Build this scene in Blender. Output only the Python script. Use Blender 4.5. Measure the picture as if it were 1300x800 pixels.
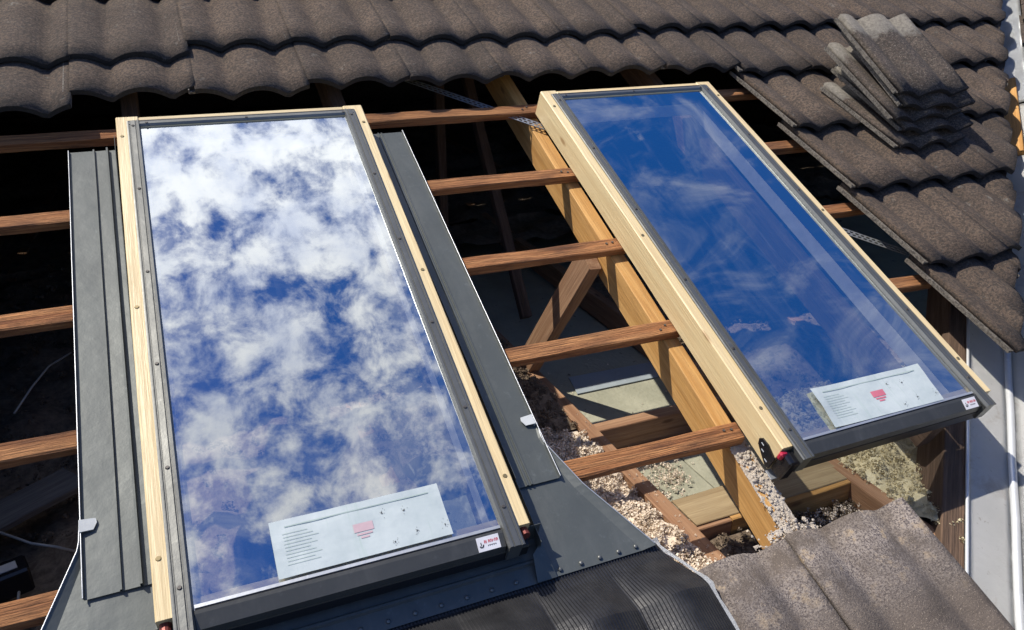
import bpy, bmesh, math, random
from mathutils import Vector, Matrix, noise, Quaternion
random.seed(7)
sc = bpy.context.scene
for o in list(bpy.data.objects): bpy.data.objects.remove(o)
PITCH = math.radians(26.3); SP, CP = math.sin(PITCH), math.cos(PITCH)
Z0 = 4.3                                             # height of the roof plane's origin above the ground
AM = Matrix.Translation((0, 0, Z0))                  # attic frame: level, metres
RM = AM @ Matrix.Rotation(PITCH, 4, 'X')             # roof frame: u along the roof, v up the slope, w out of it

# ---------------------------------------------------------------- camera
RC = Matrix(((0.9193, -0.3528, 0.1744), (-0.1532, -0.7290, -0.6672), (0.3625, 0.5866, -0.7242)))
CPOS = Vector((-0.0397, -2.3833, 1.4249)); FPX = 990.75
cam = bpy.data.objects.new('camera', bpy.data.cameras.new('camera')); sc.collection.objects.link(cam)
cam.data.sensor_width = 36; cam.data.lens = 36 * FPX / 1300
cam.data.clip_start = .02; cam.data.clip_end = 4000
c2r = (Matrix.Diagonal((1, -1, -1)) @ RC).transposed().to_4x4()
m = RM @ Matrix.Translation(CPOS) @ c2r
lo_, ro_, _ = m.decompose()
cam.matrix_world = Matrix.Translation(lo_) @ ro_.to_matrix().to_4x4()
sc.camera = cam

# ---------------------------------------------------------------- sky, sun, exposure
SUN = Vector((-0.429, 0.263, 0.864)).normalized()
w = bpy.data.worlds.new('World'); sc.world = w; w.use_nodes = True
nt = w.node_tree; N = nt.nodes; L = nt.links; N.clear()
def nd(t, **k):
    n = N.new(t)
    for a, b in k.items(): setattr(n, a, b)
    return n
def mth(op, a, b=None, clamp=False):
    n = nd('ShaderNodeMath', operation=op, use_clamp=clamp)
    for i, x in enumerate((a, b)):
        if x is None: continue
        if isinstance(x, (int, float)): n.inputs[i].default_value = x
        else: L.new(x, n.inputs[i])
    return n.outputs[0]
sky = nd('ShaderNodeTexSky', sky_type='NISHITA', sun_disc=False)
sky.sun_elevation = math.asin(SUN.z); sky.sun_rotation = math.atan2(SUN.x, SUN.y)
sky.air_density = 1.0; sky.dust_density = .3; sky.ozone_density = 6.0
hs = nd('ShaderNodeHueSaturation'); hs.inputs['Saturation'].default_value = 1.35; L.new(sky.outputs[0], hs.inputs['Color'])
bg = nd('ShaderNodeBackground'); bg.inputs[1].default_value = .115; tn = nd('ShaderNodeMixRGB', blend_type='MULTIPLY'); tn.inputs[0].default_value = 1; tn.inputs[2].default_value = (1.35, .98, 1.18, 1); L.new(hs.outputs[0], tn.inputs[1]); L.new(tn.outputs[0], bg.inputs[0])
tc = nd('ShaderNodeTexCoord'); sx = nd('ShaderNodeSeparateXYZ'); L.new(tc.outputs['Generated'], sx.inputs[0])
zz = mth('MAXIMUM', sx.outputs[2], .06)
px_ = mth('DIVIDE', sx.outputs[0], zz); py_ = mth('DIVIDE', sx.outputs[1], zz)
cb = nd('ShaderNodeCombineXYZ'); L.new(px_, cb.inputs[0]); L.new(py_, cb.inputs[1])
def wn(scale, detail, rough, off=(0, 0, 0), dist=0, sc_=(1, 1, 1)):
    mp = nd('ShaderNodeMapping'); mp.inputs['Location'].default_value = off; mp.inputs['Scale'].default_value = sc_
    L.new(cb.outputs[0], mp.inputs[0])
    n = nd('ShaderNodeTexNoise'); n.inputs['Scale'].default_value = scale; n.inputs['Detail'].default_value = detail
    n.inputs['Roughness'].default_value = rough; n.inputs['Distortion'].default_value = dist
    L.new(mp.outputs[0], n.inputs['Vector']); return n.outputs[0]
big = wn(4.2, 3, .5, (3.1, 1.7, 0)); fine = wn(19, 10, .62, (1.4, 4.2, 0), .2); wisp = wn(5, 8, .62, (7.3, .6, 0), .9, (1.0, 1.7, 1))
def ramp(x, a, b):
    r = nd('ShaderNodeMapRange', interpolation_type='SMOOTHSTEP', clamp=True)
    r.inputs[1].default_value = a; r.inputs[2].default_value = b; L.new(x, r.inputs[0]); return r.outputs[0]
cov = mth('ADD', mth('MULTIPLY', ramp(px_, .56, .20), .33), mth('MULTIPLY', ramp(py_, -.10, .5), .17))   # a bank of cloud thinning to the right
dens = mth('ADD', mth('ADD', mth('ADD', mth('MULTIPLY', big, .34), -.045), mth('MULTIPLY', fine, 1.0)), cov)
puff = ramp(dens, .89, 1.20)
ws = mth('MULTIPLY', ramp(wisp, .46, .80), .42)
cl = mth('MAXIMUM', puff, ws)
shade = wn(11, 6, .6, (5.5, 9.2, 0))
cr = nd('ShaderNodeMixRGB'); L.new(ramp(shade, .3, .62), cr.inputs[0])
cr.inputs[1].default_value = (.66, .69, .82, 1); cr.inputs[2].default_value = (1, .98, .97, 1)
glowy = mth('MULTIPLY', ramp(py_, .05, .55), ramp(px_, .75, .1))
st = mth('ADD', .95, mth('MULTIPLY', glowy, .75))
bg2 = nd('ShaderNodeBackground'); L.new(cr.outputs[0], bg2.inputs[0]); L.new(st, bg2.inputs[1])
mx = nd('ShaderNodeMixShader'); L.new(cl, mx.inputs[0]); L.new(bg.outputs[0], mx.inputs[1]); L.new(bg2.outputs[0], mx.inputs[2])
wo = nd('ShaderNodeOutputWorld'); L.new(mx.outputs[0], wo.inputs[0])
sl = bpy.data.lights.new('sun', 'SUN'); sl.energy = 5.0; sl.angle = math.radians(.55); sl.color = (1, .935, .83)
so = bpy.data.objects.new('sun', sl); sc.collection.objects.link(so)
so.rotation_euler = SUN.to_track_quat('Z', 'Y').to_euler()
sc.view_settings.view_transform = 'Standard'; sc.view_settings.look = 'None'
sc.view_settings.exposure = 0.0; sc.view_settings.gamma = 1; sc.view_settings.use_curve_mapping = False
sc.render.engine = 'CYCLES'; sc.cycles.max_bounces = 8; sc.cycles.transparent_max_bounces = 12

# ---------------------------------------------------------------- materials
class Mt:
    def __init__(s, name):
        s.m = bpy.data.materials.new(name); s.m.use_nodes = True
        s.t = s.m.node_tree; s.N = s.t.nodes; s.L = s.t.links
        s.b = s.N['Principled BSDF']; s.co = s.N.new('ShaderNodeTexCoord').outputs['Object']
        s.oi = s.N.new('ShaderNodeObjectInfo').outputs['Random']
    def vec(s, scale=(1, 1, 1), rnd=True):
        mp = s.N.new('ShaderNodeMapping'); mp.inputs['Scale'].default_value = scale; s.L.new(s.co, mp.inputs[0])
        if rnd:
            a = s.N.new('ShaderNodeVectorMath'); a.operation = 'SCALE'; a.inputs[0].default_value = (37.1, 21.7, 11.3); s.L.new(s.oi, a.inputs['Scale'])
            s.L.new(a.outputs[0], mp.inputs['Location'])
        return mp.outputs[0]
    def noise(s, scale, detail=4, rough=.55, v=None, dist=0, lo=.3, hi=.7):
        n = s.N.new('ShaderNodeTexNoise'); n.inputs['Scale'].default_value = scale; n.inputs['Detail'].default_value = detail
        n.inputs['Roughness'].default_value = rough; n.inputs['Distortion'].default_value = dist
        s.L.new(v if v is not None else s.vec(), n.inputs['Vector'])
        r = s.N.new('ShaderNodeMapRange'); r.inputs[1].default_value = lo; r.inputs[2].default_value = hi; s.L.new(n.outputs[0], r.inputs[0])
        return r.outputs[0]
    def mix(s, f, a, b, mode='MIX'):
        n = s.N.new('ShaderNodeMixRGB'); n.blend_type = mode
        for i, x in enumerate((f, a, b)):
            if isinstance(x, (int, float)): n.inputs[i].default_value = x if i == 0 else (x, x, x, 1)
            elif isinstance(x, tuple): n.inputs[i].default_value = (*x, 1)
            else: s.L.new(x, n.inputs[i])
        return n.outputs[0]
    def bump(s, h, dist, strength=1, prev=None):
        n = s.N.new('ShaderNodeBump'); n.inputs['Distance'].default_value = dist; n.inputs['Strength'].default_value = strength
        s.L.new(h, n.inputs['Height'])
        if prev is not None: s.L.new(prev, n.inputs['Normal'])
        return n.outputs[0]
    def done(s, col, rough=.8, metal=0, normal=None, spec=None):
        if isinstance(col, tuple): s.b.inputs['Base Color'].default_value = (*col, 1)
        else: s.L.new(col, s.b.inputs['Base Color'])
        if isinstance(rough, (int, float)): s.b.inputs['Roughness'].default_value = rough
        else: s.L.new(rough, s.b.inputs['Roughness'])
        s.b.inputs['Metallic'].default_value = metal
        if spec is not None: s.b.inputs['Specular IOR Level'].default_value = spec
        if normal is not None: s.L.new(normal, s.b.inputs['Normal'])
        return s.m
def tile_mat(name, a, b, speck, speckamt=.35, lo=.54, hi=.66, head=False):
    m = Mt(name)
    c = m.mix(m.noise(9, 5, .6), a, b)
    vr = m.mix(1, c, m.mix(m.oi, (.74, .74, .76), (1.24, 1.19, 1.13)), 'MULTIPLY')
    f = m.noise(210, 4, .75, lo=lo, hi=hi)
    k = m.N.new('ShaderNodeMath'); k.operation = 'MULTIPLY'; k.inputs[1].default_value = speckamt; m.L.new(f, k.inputs[0])
    c = m.mix(k.outputs[0], vr, speck)
    c = m.mix(m.noise(1, 3, .7, m.vec((70, 620, 70)), 0, .55, .75), c, m.mix(.4, c, speck))
    c = m.mix(m.noise(120, 4, .75, lo=.54, hi=.44), c, m.mix(.7, c, (.03, .028, .025)))
    if head:
        sxyz = m.N.new('ShaderNodeSeparateXYZ'); m.L.new(m.co, sxyz.inputs[0])
        r = m.N.new('ShaderNodeMapRange'); r.inputs[1].default_value = -.085; r.inputs[2].default_value = -.055
        a2 = m.N.new('ShaderNodeMath'); a2.operation = 'MULTIPLY_ADD'; m.L.new(m.noise(20, 6, .75), a2.inputs[0]); a2.inputs[1].default_value = .07; m.L.new(sxyz.outputs[1], a2.inputs[2])
        m.L.new(a2.outputs[0], r.inputs[0])
        c = m.mix(r.outputs[0], c, m.mix(m.noise(90, 5, .75), (.13, .115, .095), (.34, .31, .26)))
    sp = m.N.new('ShaderNodeMath'); sp.operation = 'MULTIPLY'; sp.inputs[1].default_value = .55; m.L.new(m.noise(21, 5, .75, lo=.62, hi=.72), sp.inputs[0])
    c = m.mix(sp.outputs[0], c, (.30, .29, .25))
    return m.done(c, .92, 0, m.bump(m.noise(240, 4, .75), .003, 1, m.bump(m.noise(40, 4, .6), .003, .5)))
M = {}
M['tile'] = tile_mat('concrete_tile', (.084, .058, .040), (.150, .108, .078), (.38, .30, .23), .5, .55, .67)
M['tile_lip'] = tile_mat('bare_concrete', (.15, .135, .115), (.26, .235, .20), (.45, .42, .37))
M['tile_back'] = tile_mat('shaded_tile_underside', (.028, .026, .026), (.05, .047, .045), (.12, .11, .10), .2)  # underside and front edge darkened, shade of each course put into the colour
M['tile_worn'] = tile_mat('weathered_tile', (.155, .118, .095), (.25, .20, .165), (.50, .45, .38), .6, .50, .62)
def worn_head(name):
    m = Mt(name); base = m.mix(m.noise(12, 5, .6), (.085, .068, .056), (.150, .120, .098))
    sxyz = m.N.new('ShaderNodeSeparateXYZ'); m.L.new(m.co, sxyz.inputs[0])
    r = m.N.new('ShaderNodeMapRange'); r.inputs[1].default_value = -.24; r.inputs[2].default_value = -.06; m.L.new(sxyz.outputs[1], r.inputs[0])
    ad = m.N.new('ShaderNodeMath'); ad.operation = 'MULTIPLY'; ad.use_clamp = True; m.L.new(r.outputs[0], ad.inputs[0]); m.L.new(m.noise(11, 5, .65, lo=.34, hi=.56), ad.inputs[1])
    head = m.mix(m.noise(230, 5, .8, lo=.45, hi=.53), (.075, .062, .066), (.36, .31, .27))
    c = m.mix(ad.outputs[0], base, head)
    c = m.mix(m.noise(380, 3, .75, lo=.60, hi=.64), c, (.34, .28, .22))
    st = m.N.new('ShaderNodeMath'); st.operation = 'MULTIPLY'; m.L.new(m.noise(22, 5, .7, lo=.56, hi=.68), st.inputs[0]); m.L.new(r.outputs[0], st.inputs[1])
    c = m.mix(st.outputs[0], c, (.38, .29, .19))
    return m.done(c, .95, 0, m.bump(m.noise(200, 4, .72), .002, .8, m.bump(m.noise(300, 3, .7), .001, .6)))
M['tile_head'] = worn_head('weathered_tile_head')
def mortar_mat():
    m = Mt('mortar'); c = m.mix(m.noise(60, 5, .7), (.50, .42, .33), (.76, .68, .57))
    return m.done(c, .95, 0, m.bump(m.noise(120, 5, .7), .004))
M['mortar'] = mortar_mat()
def wood(name, a, b, dark, axis=0, scale=26, grain=.5, knots=True, rough=.75, bump=.0007, stain=.25):
    m = Mt(name); s = [scale] * 3; s[axis] = scale * .045
    g = m.noise(1, 7, .62, m.vec(tuple(s)), 1.2, .32, .68)
    s2 = [scale * 9] * 3; s2[axis] = scale * .35
    g2 = m.noise(1, 4, .6, m.vec(tuple(s2)), 0, .35, .65)
    c = m.mix(g, a, b)
    k = m.N.new('ShaderNodeMath'); k.operation = 'MULTIPLY'; k.inputs[1].default_value = grain; m.L.new(g2, k.inputs[0])
    c = m.mix(k.outputs[0], c, m.mix(.6, c, dark))
    c = m.mix(1, c, m.mix(m.oi, (.85, .85, .85), (1.12, 1.1, 1.06)), 'MULTIPLY')
    sv = [18, 30, 30]; sv[axis] = 5; sk = m.N.new('ShaderNodeMath'); sk.operation = 'MULTIPLY'; sk.inputs[1].default_value = stain; m.L.new(m.noise(1, 6, .7, m.vec(tuple(sv)), .4, .48, .72), sk.inputs[0])
    c = m.mix(sk.outputs[0], c, dark)
    if knots:
        kv = [11, 11, 11]; kv[axis] = 3.4
        vo = m.N.new('ShaderNodeTexVoronoi'); vo.inputs['Scale'].default_value = 1; m.L.new(m.vec(tuple(kv)), vo.inputs['Vector'])
        r = m.N.new('ShaderNodeMapRange'); r.inputs[1].default_value = .10; r.inputs[2].default_value = .05; m.L.new(vo.outputs['Distance'], r.inputs[0])
        c = m.mix(r.outputs[0], c, m.mix(.7, c, dark))
    return m.done(c, rough, 0, m.bump(g2, bump, .8, m.bump(g, bump * 1.5, .5)))
M['pine'] = wood('pale_pine', (.66, .50, .265), (.79, .66, .39), (.32, .17, .06), 1, 16, .25, rough=.45, stain=.1)
M['pine_x'] = wood('pale_pine_across', (.66, .50, .265), (.79, .66, .39), (.32, .17, .06), 0, 16, .25, rough=.45)
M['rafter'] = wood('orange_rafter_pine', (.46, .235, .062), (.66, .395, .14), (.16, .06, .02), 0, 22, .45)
M['batten'] = wood('red_brown_batten', (.29, .105, .034), (.58, .28, .11), (.06, .022, .012), 0, 30, .85, True, .9, .0028, .8)
M['batten_split'] = wood('split_batten_timber', (.42, .20, .09), (.58, .33, .18), (.16, .06, .03), 0, 50, .8, False, .95, .002)
M['joist'] = wood('ceiling_joist_timber', (.26, .13, .065), (.47, .29, .17), (.10, .04, .02), 0, 26, .6)
M['dusty'] = wood('dusty_pale_timber', (.27, .20, .11), (.44, .35, .21), (.15, .09, .04), 0, 22, .6)
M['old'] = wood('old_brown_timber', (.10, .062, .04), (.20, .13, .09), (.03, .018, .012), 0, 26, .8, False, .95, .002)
M['offcut'] = wood('orange_offcut', (.50, .24, .06), (.70, .40, .14), (.14, .06, .02), 0, 24, .5)
M['greyboard'] = wood('grey_board', (.10, .095, .09), (.2, .19, .18), (.04, .04, .04), 0, 26, .8, False, .95)
def flash_mat(name, col, rough, metal=.0, spec=.5):
    m = Mt(name)
    c = m.mix(m.noise(6, 5, .6), tuple(x * .9 for x in col), tuple(x * 1.1 for x in col))
    c = m.mix(m.noise(40, 5, .7, lo=.60, hi=.78), c, tuple(min(1, x * 1.5) for x in col))
    sm_ = m.N.new('ShaderNodeMath'); sm_.operation = 'MULTIPLY'; sm_.inputs[1].default_value = .07; m.L.new(m.noise(1, 6, .7, m.vec((14, 3, 8)), .6, .50, .78), sm_.inputs[0])
    c = m.mix(sm_.outputs[0], c, (.55, .53, .48))
    m2 = m.noise(9, 4, .6, lo=0, hi=1)
    r = m.N.new('ShaderNodeMapRange'); r.inputs[3].default_value = rough - .06; r.inputs[4].default_value = rough + .1; m.L.new(m2, r.inputs[0])
    return m.done(c, r.outputs[0], metal, m.bump(m.noise(5, 3, .5), 0.0045, .35, m.bump(m.noise(26, 4, .6), .0006, .5)), spec)
M['flash'] = flash_mat('grey_coated_sheet', (.092, .102, .098), .44, .25)
M['alu'] = flash_mat('grey_aluminium_cover', (.17, .172, .16), .40, .65)
M['cap'] = flash_mat('charcoal_cap', (.066, .067, .063), .40, .2)
M['lip'] = flash_mat('bare_sheet_edge', (.5, .52, .54), .35, .6)
M['zinc'] = flash_mat('galvanised_sheet', (.52, .56, .60), .42, .35)
M['valley'] = flash_mat('painted_valley_sheet', (.80, .80, .78), .6, .0)
def stained(name, colr):
    m = Mt(name); c = m.mix(m.noise(6, 5, .6), tuple(x * .88 for x in colr), colr)
    for sc_, am, lo, hi, cc in (((9, 9, 1.6), .55, .55, .72, (.42, .35, .27)), ((60, 60, 12), .5, .62, .70, (.25, .20, .15))):
        k = m.N.new('ShaderNodeMath'); k.operation = 'MULTIPLY'; k.inputs[1].default_value = am; m.L.new(m.noise(1, 6, .75, m.vec(sc_), .4, lo, hi), k.inputs[0])
        c = m.mix(k.outputs[0], c, cc)
    return m.done(c, .55, 0, m.bump(m.noise(14, 4, .6), .002, .5))
M['valley'] = stained('stained_valley_sheet', (.78, .78, .76))
M['white_sheet'] = flash_mat('bright_valley_sheet', (.72, .74, .75), .38, .35)
M['steel'] = flash_mat('screw_steel', (.13, .12, .11), .45, .7)
M['strap'] = flash_mat('galvanised_strap', (.42, .44, .46), .4, .7)
def plain(name, col, rough=.5, metal=0, spec=.5, n=None):
    m = Mt(name); c = m.mix(m.noise(30, 4, .6), tuple(x * .88 for x in col), tuple(min(1, x * 1.08) for x in col))
    return m.done(c, rough, metal, None, spec)
M['black'] = plain('black_rubber', (.012, .012, .014), .42)
M['blackgloss'] = plain('black_moulded_plastic', (.012, .012, .014), .18)
M['red'] = plain('red_plastic', (.45, .02, .05), .3)
M['redink'] = plain('red_print', (.55, .03, .05), .6)
M['blackink'] = plain('black_print', (.03, .03, .035), .6)
M['sticker'] = plain('white_sticker', (.82, .80, .80), .4)
M['greyplastic'] = plain('pale_grey_clip', (.48, .50, .50), .4)
M['reveal'] = plain('pale_inner_lining', (.56, .53, .48), .6)
M['dark_lining'] = plain('dark_lining', (.02, .03, .07), .5)
M['cable'] = plain('white_cable', (.35, .35, .33), .5)
M['lead'] = flash_mat('foil_edge', (.68, .69, .68), .6, .05)
def membrane():
    m = Mt('ribbed_apron_membrane'); c = m.mix(m.noise(20, 5, .6), (.016, .016, .018), (.034, .034, .036))
    return m.done(c, m.noise(12, 4, .6, lo=-.6, hi=1.9), .25, m.bump(m.noise(160, 3, .6), .0006, .5), .6)
M['membrane'] = membrane()
def glass_mat():
    m = Mt('coated_glass'); t = m.t; n = m.N; l = m.L
    out = n['Material Output']; n.remove(m.b)
    tr = n.new('ShaderNodeBsdfTransparent'); tr.inputs[0].default_value = (.42, .44, .46, 1)
    gl = n.new('ShaderNodeBsdfGlossy'); gl.inputs['Roughness'].default_value = .0; gl.inputs[0].default_value = (.90, .96, 1, 1)
    fr = n.new('ShaderNodeFresnel'); fr.inputs[0].default_value = 1.6
    mr = n.new('ShaderNodeMapRange'); mr.inputs[1].default_value = 0; mr.inputs[2].default_value = 1; mr.inputs[3].default_value = .62; mr.inputs[4].default_value = 1
    l.new(fr.outputs[0], mr.inputs[0])
    bp = n.new('ShaderNodeBump'); bp.inputs['Distance'].default_value = .0006; bp.inputs['Strength'].default_value = .12
    l.new(m.noise(3.5, 1, .4, m.vec((1, 1, 1))), bp.inputs['Height']); l.new(bp.outputs[0], gl.inputs['Normal'])
    t0 = n.new('ShaderNodeBsdfTransparent'); t0.inputs[0].default_value = (0, 0, 0, 1)
    m1 = n.new('ShaderNodeMixShader'); l.new(mr.outputs[0], m1.inputs[0]); l.new(t0.outputs[0], m1.inputs[1]); l.new(gl.outputs[0], m1.inputs[2])
    ms = n.new('ShaderNodeAddShader'); l.new(m1.outputs[0], ms.inputs[0]); l.new(tr.outputs[0], ms.inputs[1])
    # smears and dust on the pane
    df = n.new('ShaderNodeBsdfDiffuse'); df.inputs[0].default_value = (.6, .62, .65, 1)
    k = n.new('ShaderNodeMath'); k.operation = 'MULTIPLY'; k.inputs[1].default_value = .06
    l.new(m.noise(5, 6, .7, m.vec((4, .7, 1)), .5, .52, .8), k.inputs[0])
    k2 = n.new('ShaderNodeMath'); k2.operation = 'ADD'; k2.inputs[1].default_value = .012; l.new(k.outputs[0], k2.inputs[0])
    m3 = n.new('ShaderNodeMixShader'); l.new(k2.outputs[0], m3.inputs[0]); l.new(ms.outputs[0], m3.inputs[1]); l.new(df.outputs[0], m3.inputs[2])
    l.new(m3.outputs[0], out.inputs[0]); return m.m
M['glass'] = glass_mat()
def paper_mat():
    m = Mt('leaflet_paper')
    c = m.mix(m.noise(14, 5, .6, lo=.3, hi=.75), (.42, .48, .48), (.57, .62, .61))
    c = m.mix(m.noise(1, 3, .6, m.vec((120, 6, 1)), 0, .6, .8), c, (.40, .49, .45))
    return m.done(c, .25, 0, m.bump(m.noise(18, 3, .5), .0015, .5), .6)
M['paper'] = paper_mat()
M['pinkink'] = plain('faded_pink_print', (.58, .42, .44), .3)
M['redfade'] = plain('red_print_patch', (.60, .17, .22), .3)
M['greyink'] = plain('grey_green_print', (.36, .44, .41), .35)
def insul(name, a, b):
    m = Mt(name); c = m.mix(m.noise(45, 6, .7), a, b)
    c = m.mix(m.noise(12, 4, .6, lo=.5, hi=.8), c, tuple(x * .7 for x in a))
    return m.done(c, 1, 0, m.bump(m.noise(160, 5, .75), .0015), .1)
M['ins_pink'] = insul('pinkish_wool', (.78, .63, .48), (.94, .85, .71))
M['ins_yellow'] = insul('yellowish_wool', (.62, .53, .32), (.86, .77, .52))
M['ins_shaded'] = insul('shaded_wool', (.12, .088, .062), (.32, .25, .18))  # wool colour darkened to carry the shade of the roof space
def board():
    m = Mt('plaster_ceiling_board'); c = m.mix(m.noise(4, 6, .65), (.27, .27, .20), (.42, .41, .31))
    c = m.mix(m.noise(16, 5, .7, lo=.63, hi=.70), c, (.10, .095, .07))
    return m.done(c, .9, 0, m.bump(m.noise(50, 5, .6), .002))
M['board'] = board()
def ground_mat():
    m = Mt('lawn'); return m.done(m.mix(m.noise(1.5, 6, .6), (.05, .08, .025), (.10, .13, .05)), 1)
M['lawn'] = ground_mat()
def brick():
    m = Mt('rendered_wall'); return m.done(m.mix(m.noise(2, 5), (.36, .32, .27), (.44, .40, .34)), .95, 0, m.bump(m.noise(80, 4), .003))
M['render'] = brick()

# ---------------------------------------------------------------- helpers
col = sc.collection
def tag(o, label=None, cat=None, group=None, kind=None):
    if label: o['label'] = label
    if cat: o['category'] = cat
    if group: o['group'] = group
    if kind: o['kind'] = kind
    return o
def link(name, data, mw, parent=None):
    o = bpy.data.objects.new(name, data); col.objects.link(o)
    if parent is not None:
        o.parent = parent; o.matrix_parent_inverse = Matrix.Identity(4)
        pm = WM[parent.name]; o.matrix_local = pm.inverted() @ mw
    else: o.matrix_world = mw
    WM[o.name] = mw.copy(); return o
WM = {}
def empty(name, mw, **k):
    o = link(name, None, mw); o.empty_display_size = .1; return tag(o, **k)
def mesh(name, bm, mats, smooth=False):
    me = bpy.data.meshes.new(name); bm.to_mesh(me); bm.free()
    for x in (mats if isinstance(mats, (list, tuple)) else [mats]): me.materials.append(x)
    if smooth:
        for p in me.polygons: p.use_smooth = True
    return me
def T(u, v, w_=0): return Matrix.Translation((u, v, w_))
def box(bm, x0, x1, y0, y1, z0, z1, mi=0, bev=0):
    vs = [bm.verts.new(p) for p in ((x0, y0, z0), (x1, y0, z0), (x1, y1, z0), (x0, y1, z0), (x0, y0, z1), (x1, y0, z1), (x1, y1, z1), (x0, y1, z1))]
    fs = [bm.faces.new([vs[i] for i in f]) for f in ((3, 2, 1, 0), (4, 5, 6, 7), (0, 1, 5, 4), (1, 2, 6, 5), (2, 3, 7, 6), (3, 0, 4, 7))]
    for f in fs: f.material_index = mi
    if bev:
        es = {e for f in fs for e in f.edges}
        bmesh.ops.bevel(bm, geom=list(es), offset=bev, segments=1, affect='EDGES')
def boxmesh(name, dims, mat, bev=.001):
    bm = bmesh.new(); box(bm, *dims, bev=bev); return mesh(name, bm, mat)
def extrude_profile(bm, prof, axis, a, b, closed=True, n=1, jit=0, mi=0):
    """prof: list of 2D points; swept along axis ('x' -> prof=(y,z); 'y' -> prof=(x,z)) from a to b"""
    rings = []
    for i in range(n + 1):
        t = a + (b - a) * i / n; ring = []
        for p, q in prof:
            j1 = random.uniform(-jit, jit) if 0 < i < n else 0
            ring.append(bm.verts.new((t, p + j1, q + j1) if axis == 'x' else (p + j1, t, q + j1)))
        rings.append(ring)
    k = len(prof); m_ = k if closed else k - 1
    for i in range(n):
        for j in range(m_):
            f = bm.faces.new((rings[i][j], rings[i][(j + 1) % k], rings[i + 1][(j + 1) % k], rings[i + 1][j])); f.material_index = mi
    if closed:
        bm.faces.new(rings[0]).material_index = mi; bm.faces.new(list(reversed(rings[-1]))).material_index = mi
    bmesh.ops.recalc_face_normals(bm, faces=bm.faces)
def timber(name, base, p0, p1, up, wd, th, mat, parent=None, rough=.0015, seg=None, both=False):
    """beam from p0 to p1 (centre of its TOP face) in frame base; width wd, thickness th below the top"""
    p0, p1 = Vector(p0), Vector(p1); x = (p1 - p0); ln = x.length; x.normalize()
    z = Vector(up); z = (z - z.dot(x) * x).normalized(); y = z.cross(x)
    fm = Matrix((x, y, z)).transposed().to_4x4(); fm.translation = p0
    bm = bmesh.new(); n = seg or max(2, int(ln / .06)); c = .0025; sd = random.random() * 100; rings = []
    for i in range(n + 1):
        t = ln * i / n; ring = []
        for (a, b) in ((-1, -c), (-1 + 2 * c / wd, 0), (1 - 2 * c / wd, 0), (1, -c), (1, -th + c), (1 - 2 * c / wd, -th), (-1 + 2 * c / wd, -th), (-1, -th + c)):
            nv = noise.noise_vector(Vector((t * 5 + sd, a * 3, b * 40))) * rough * 1.6
            ring.append(bm.verts.new((t, a * wd / 2 + nv.y, b + nv.z * .7)))
        rings.append(ring)
    for i in range(n):
        for j in range(8): bm.faces.new((rings[i][j], rings[i][(j + 1) % 8], rings[i + 1][(j + 1) % 8], rings[i + 1][j]))
    bm.faces.new(rings[0]); bm.faces.new(rings[-1][::-1]); bmesh.ops.recalc_face_normals(bm, faces=bm.faces)
    return link(name, mesh(name, bm, mat), base @ fm, parent)
def tube(bm, pts, r, k=6):
    rings = []
    for i, p in enumerate(pts):
        p = Vector(p); a = Vector(pts[max(i - 1, 0)]); b = Vector(pts[min(i + 1, len(pts) - 1)]); d = (b - a).normalized()
        s = d.orthogonal().normalized() if i == 0 else (s_ - s_.dot(d) * d).normalized()
        s_ = s; t = d.cross(s)
        rings.append([bm.verts.new(p + r * (math.cos(2 * math.pi * j / k) * s + math.sin(2 * math.pi * j / k) * t)) for j in range(k)])
    for i in range(len(rings) - 1):
        for j in range(k): bm.faces.new((rings[i][j], rings[i][(j + 1) % k], rings[i + 1][(j + 1) % k], rings[i + 1][j]))
def sheet(bm, pts, th, mi=0):
    """flat plate: polygon pts (x,y[,z]) given as top outline, thickness th"""
    top = [bm.verts.new((p[0], p[1], p[2] if len(p) > 2 else 0)) for p in pts]
    bot = [bm.verts.new((v.co.x, v.co.y, v.co.z - th)) for v in top]
    bm.faces.new(top).material_index = mi; bm.faces.new(bot[::-1]).material_index = mi
    n = len(pts)
    for i in range(n): bm.faces.new((top[i], bot[i], bot[(i + 1) % n], top[(i + 1) % n])).material_index = mi
    bmesh.ops.recalc_face_normals(bm, faces=bm.faces)
def at_z(px, py, zc):
    """the point of the level attic plane z=zc met by the photograph's sight line: used only to read positions off the photo"""
    d = RC.transposed() @ Vector((px - 650, py - 400, FPX)); n = Vector((0, SP, CP))
    p = CPOS + (zc - n.dot(CPOS)) / n.dot(d) * d
    return Vector((p.x, p.y * CP - p.z * SP, p.y * SP + p.z * CP))

# ---------------------------------------------------------------- the ground and the house below
bm = bmesh.new(); box(bm, -1500, 1500, -1500, 1500, -.3, 0)
tag(link('ground', mesh('ground', bm, M['lawn']), Matrix.Identity(4)), kind='structure')
house = empty('house_wall', AM @ T(1, 1, -Z0), label='rendered walls of the house under the stripped tiled roof', cat='wall')
for d in ((-3.9, 3.9, -3.32, -3.1, 0, Z0 - 1.16), (-3.9, -3.68, -3.1, 6.5, 0, Z0 - 1.16), (3.68, 3.9, -3.1, 6.5, 0, Z0 - 1.16), (-3.9, 3.9, 6.5, 6.7, 0, Z0 - 1.16)):
    link('wall', boxmesh('wall', d, M['render'], .004), AM @ T(1, 1, -Z0), house)

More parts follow.
